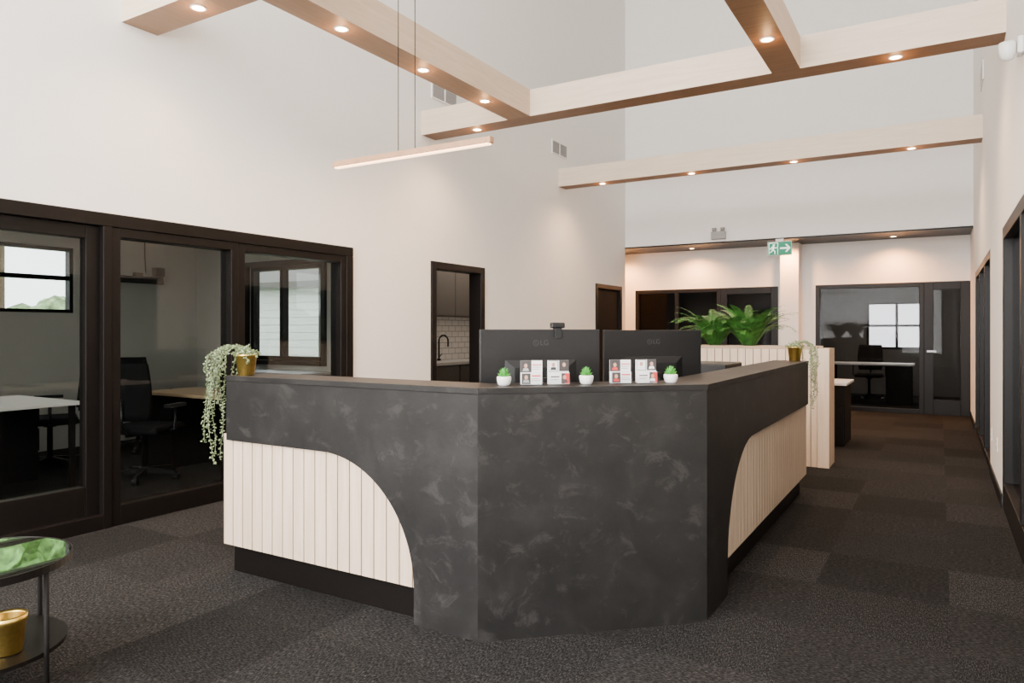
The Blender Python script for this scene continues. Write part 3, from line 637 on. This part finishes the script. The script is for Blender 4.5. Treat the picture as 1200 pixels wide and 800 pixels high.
# ------------------------------------------------------------------ exit sign, emergency light, camera, sockets
es = root('exit_sign', 'green running-person exit sign with white arrow on soffit', 'exit sign', (-2.22, 12.12, 2.56))
boxes('housing', [(-.185, .185, -.02, .02, 0, .225)], M_white, parent=es, bevel=.004)
boxes('mounting_plate', [(-.06, .06, -.02, .05, .225, .265)], M_white, parent=es)
bm = bmesh.new(); bx(bm, -.178, .178, -.024, -.0205, .008, .217, 0)
y0, y1 = -.0262, -.0242
def poly(pts): prism(bm, [(a, y0, b) for a, b in pts], [(a, y1, b) for a, b in pts], 1)
def limb(a, b, w):
    a = Vector(a); b = Vector(b); d = (b-a).normalized(); nn = Vector((-d.y, d.x))*w/2; poly([tuple(a-nn), tuple(b-nn), tuple(b+nn), tuple(a+nn)])
poly([(-.165, .02), (-.155, .02), (-.155, .205), (-.165, .205)]); poly([(-.165, .195), (-.02, .195), (-.02, .205), (-.165, .205)]); poly([(-.03, .02), (-.02, .02), (-.02, .195), (-.03, .195)])
poly([(-.085+.017*math.cos(k*.5236), .165+.017*math.sin(k*.5236)) for k in range(12)])
limb((-.095, .145), (-.10, .09), .032); limb((-.10, .092), (-.065, .065), .016); limb((-.065, .068), (-.07, .025), .014)
limb((-.10, .092), (-.125, .055), .016); limb((-.125, .058), (-.15, .05), .013); limb((-.095, .14), (-.055, .115), .012); limb((-.055, .115), (-.04, .13), .011); limb((-.10, .14), (-.135, .12), .012); limb((-.135, .12), (-.14, .095), .011)
limb((.01, .112), (.135, .112), .026); poly([(.115, .05), (.168, .112), (.115, .174), (.088, .174), (.138, .112), (.088, .05)])
fin(bm, 'sign_face', [M_greenl, M_signw], es)
el = root('emergency_light', 'grey emergency light box with two lamp heads', 'emergency light', (-3.21, 12.19, 2.89))
boxes('battery_box', [(-.12, .12, -.07, 0, .0, .13)], M_grey, parent=el, bevel=.008)
for sx in (-.07, .07):
    bm = bmesh.new(); lathe(bm, [(0, .0), (.03, .0), (.04, .05), (.04, .06), (0, .06)], c=(sx, -.05, .131), seg=20); fin(bm, 'lamp_head', M_grey, el)
sc_ = root('security_camera', 'small white dome security camera on white wall', 'security camera', (XR, 5.02, 2.93))
bm = bmesh.new(); bx(bm, -.03, 0, -.05, .05, 0, .10); fin(bm, 'bracket', M_white, sc_, bevel=.01)
bm = bmesh.new(); lathe(bm, [(0, -.045), (.028, -.035), (.042, 0), (.045, .03), (.045, .06), (0, .06)], c=(-.075, 0, .02), seg=24); fin(bm, 'dome', M_white, sc_)
def socket(loc, label):
    r = root('wall_socket', label, 'socket', loc, math.radians(-90), 'wall plates')
    boxes('cover_plate', [(-.037, .037, -.006, 0, 0, .115)], M_white, parent=r, bevel=.002)
    boxes('outlet', [(-.014, .014, -.008, -.006, .018, .048), (-.014, .014, -.008, -.006, .066, .096)], M_grey, parent=r)
socket((XR, 7.2, .34), 'white duplex wall socket above the black baseboard')
socket((XR, 7.9, .34), 'white duplex wall socket near the dark glazing')
socket((XR, 12.3, 1.15), 'white wall plate near the far glass door')
# ------------------------------------------------------------------ outside
g = boxes('ground', [(-45, 30, -30, 50, -.3, -.15)], M_lawn); struct(g, 'green lawn outside the building', 'ground')
hs = root('neighbour_house', 'white sided neighbouring house with dark roof', 'house', (-12.5, 11.5, -.15))
bm = bmesh.new()
bx(bm, -4.5, 4, 0, 5, 0, 2.5, 0)
for i in range(14): bx(bm, -4.5, 4, -.02, 0, .1+i*.17, .11+i*.17+.13, 0)
fin(bm, 'house_body', M_siding, hs)
bm = bmesh.new(); prism(bm, [(-4.9, -.3, 2.45), (4.4, -.3, 2.45), (4.4, 2.5, 4.2), (-4.9, 2.5, 4.2)], [(-4.9, -.3, 2.6), (4.4, -.3, 2.6), (4.4, 2.5, 4.35), (-4.9, 2.5, 4.35)]); fin(bm, 'roof', M_roof, hs)
for x in (-3.6, 2.6): boxes('house_window', [(x, x+.9, -.04, -.02, 1.0, 2.1)], M_black, parent=hs)
def tree(loc, s, seed, label):
    rnd = random.Random(seed); r = root('tree', label, 'tree', loc, 0, 'garden trees')
    bm = bmesh.new(); tube(bm, [(0, 0, 0), (.05, 0, 1.6*s), (0, .05, 4.2*s)], .14*s, 10, r2=.08*s); fin(bm, 'trunk', M_trunk, r)
    bm = bmesh.new()
    for k in range(34):
        c = Vector((rnd.uniform(-1.25, 1.25), rnd.uniform(-1.25, 1.25), rnd.uniform(4.5, 8.0)))*s; rr = rnd.uniform(.4, .75)*s
        res = bmesh.ops.create_icosphere(bm, subdivisions=3, radius=rr)
        for vv in res['verts']: vv.co = vv.co*(1+rnd.uniform(-.16, .16)) + c
    fin(bm, 'foliage', M_tree, r, keep=True)
for i, (x, y, s) in enumerate(((-19.4, .0, 1.0), (-19.4, 4.2, 1.0), (-19.4, 8.4, 1.0), (-19.4, -4.2, 1.0))):
    tree((x, y, -.15), s, 20+i, 'leafy green garden tree outside the windows')
hg = root('hedge', 'clipped green hedge outside the office window', 'hedge', (-12.2, 4.0, -.15))
rnd = random.Random(3); bm = bmesh.new()
for k in range(70):
    c = Vector((rnd.uniform(-.3, .3), -4.5+9*k/70, rnd.uniform(.6, 1.75)))
    res = bmesh.ops.create_icosphere(bm, subdivisions=3, radius=rnd.uniform(.35, .5))
    for vv in res['verts']: vv.co = vv.co*(1+rnd.uniform(-.18, .18)) + c
bx(bm, -.5, .5, -4.5, 4.5, 0, 1.5); fin(bm, 'foliage', M_hedge, hg, keep=True)
# ------------------------------------------------------------------ light
w = bpy.data.worlds.new('world'); bpy.context.scene.world = w; w.use_nodes = True
bg = w.node_tree.nodes['Background']; bg.inputs['Color'].default_value = (.94, .96, 1, 1); bg.inputs['Strength'].default_value = 8.0
def area(name, loc, rot, sx, sy, e, c):
    li = bpy.data.lights.new(name, 'AREA'); li.shape = 'RECTANGLE'; li.size = sx; li.size_y = sy; li.energy = e; li.color = c
    o = bpy.data.objects.new(name, li); COL.objects.link(o); o.location = loc; o.rotation_euler = rot; return o
R_ = math.radians
area('daylight_front_window', (-2.25, -4.0, 3.6), (R_(90), 0, 0), 4.6, 6.2, 1500, (1, .965, .93))
area('kitchen_area_light', (-5.5, 8.6, 2.65), (0, 0, 0), .5, 1.2, 22, (1, .85, .7))  # area lamp under the kitchen ceiling, no fixture modelled
area('office_fill_light', (-6.8, 2.8, 2.65), (0, 0, 0), 1.0, 2.0, 16, (1, .95, .9))  # fill lamp added to brighten the office, no fixture there
area('rear_room_light', (-1.0, 15.3, 2.65), (0, 0, 0), .6, 1.0, 45, (1, .85, .7))
# ------------------------------------------------------------------ camera
cd = bpy.data.cameras.new('cam'); cam = bpy.data.objects.new('cam', cd); COL.objects.link(cam)
cam.location = (0, 0, 1.35); cam.rotation_euler = (R_(90), 0, R_(30.9)); cd.lens = 25.14; cd.sensor_width = 36; cd.shift_y = -13/1200
cd.clip_start = .05
bpy.context.scene.camera = cam
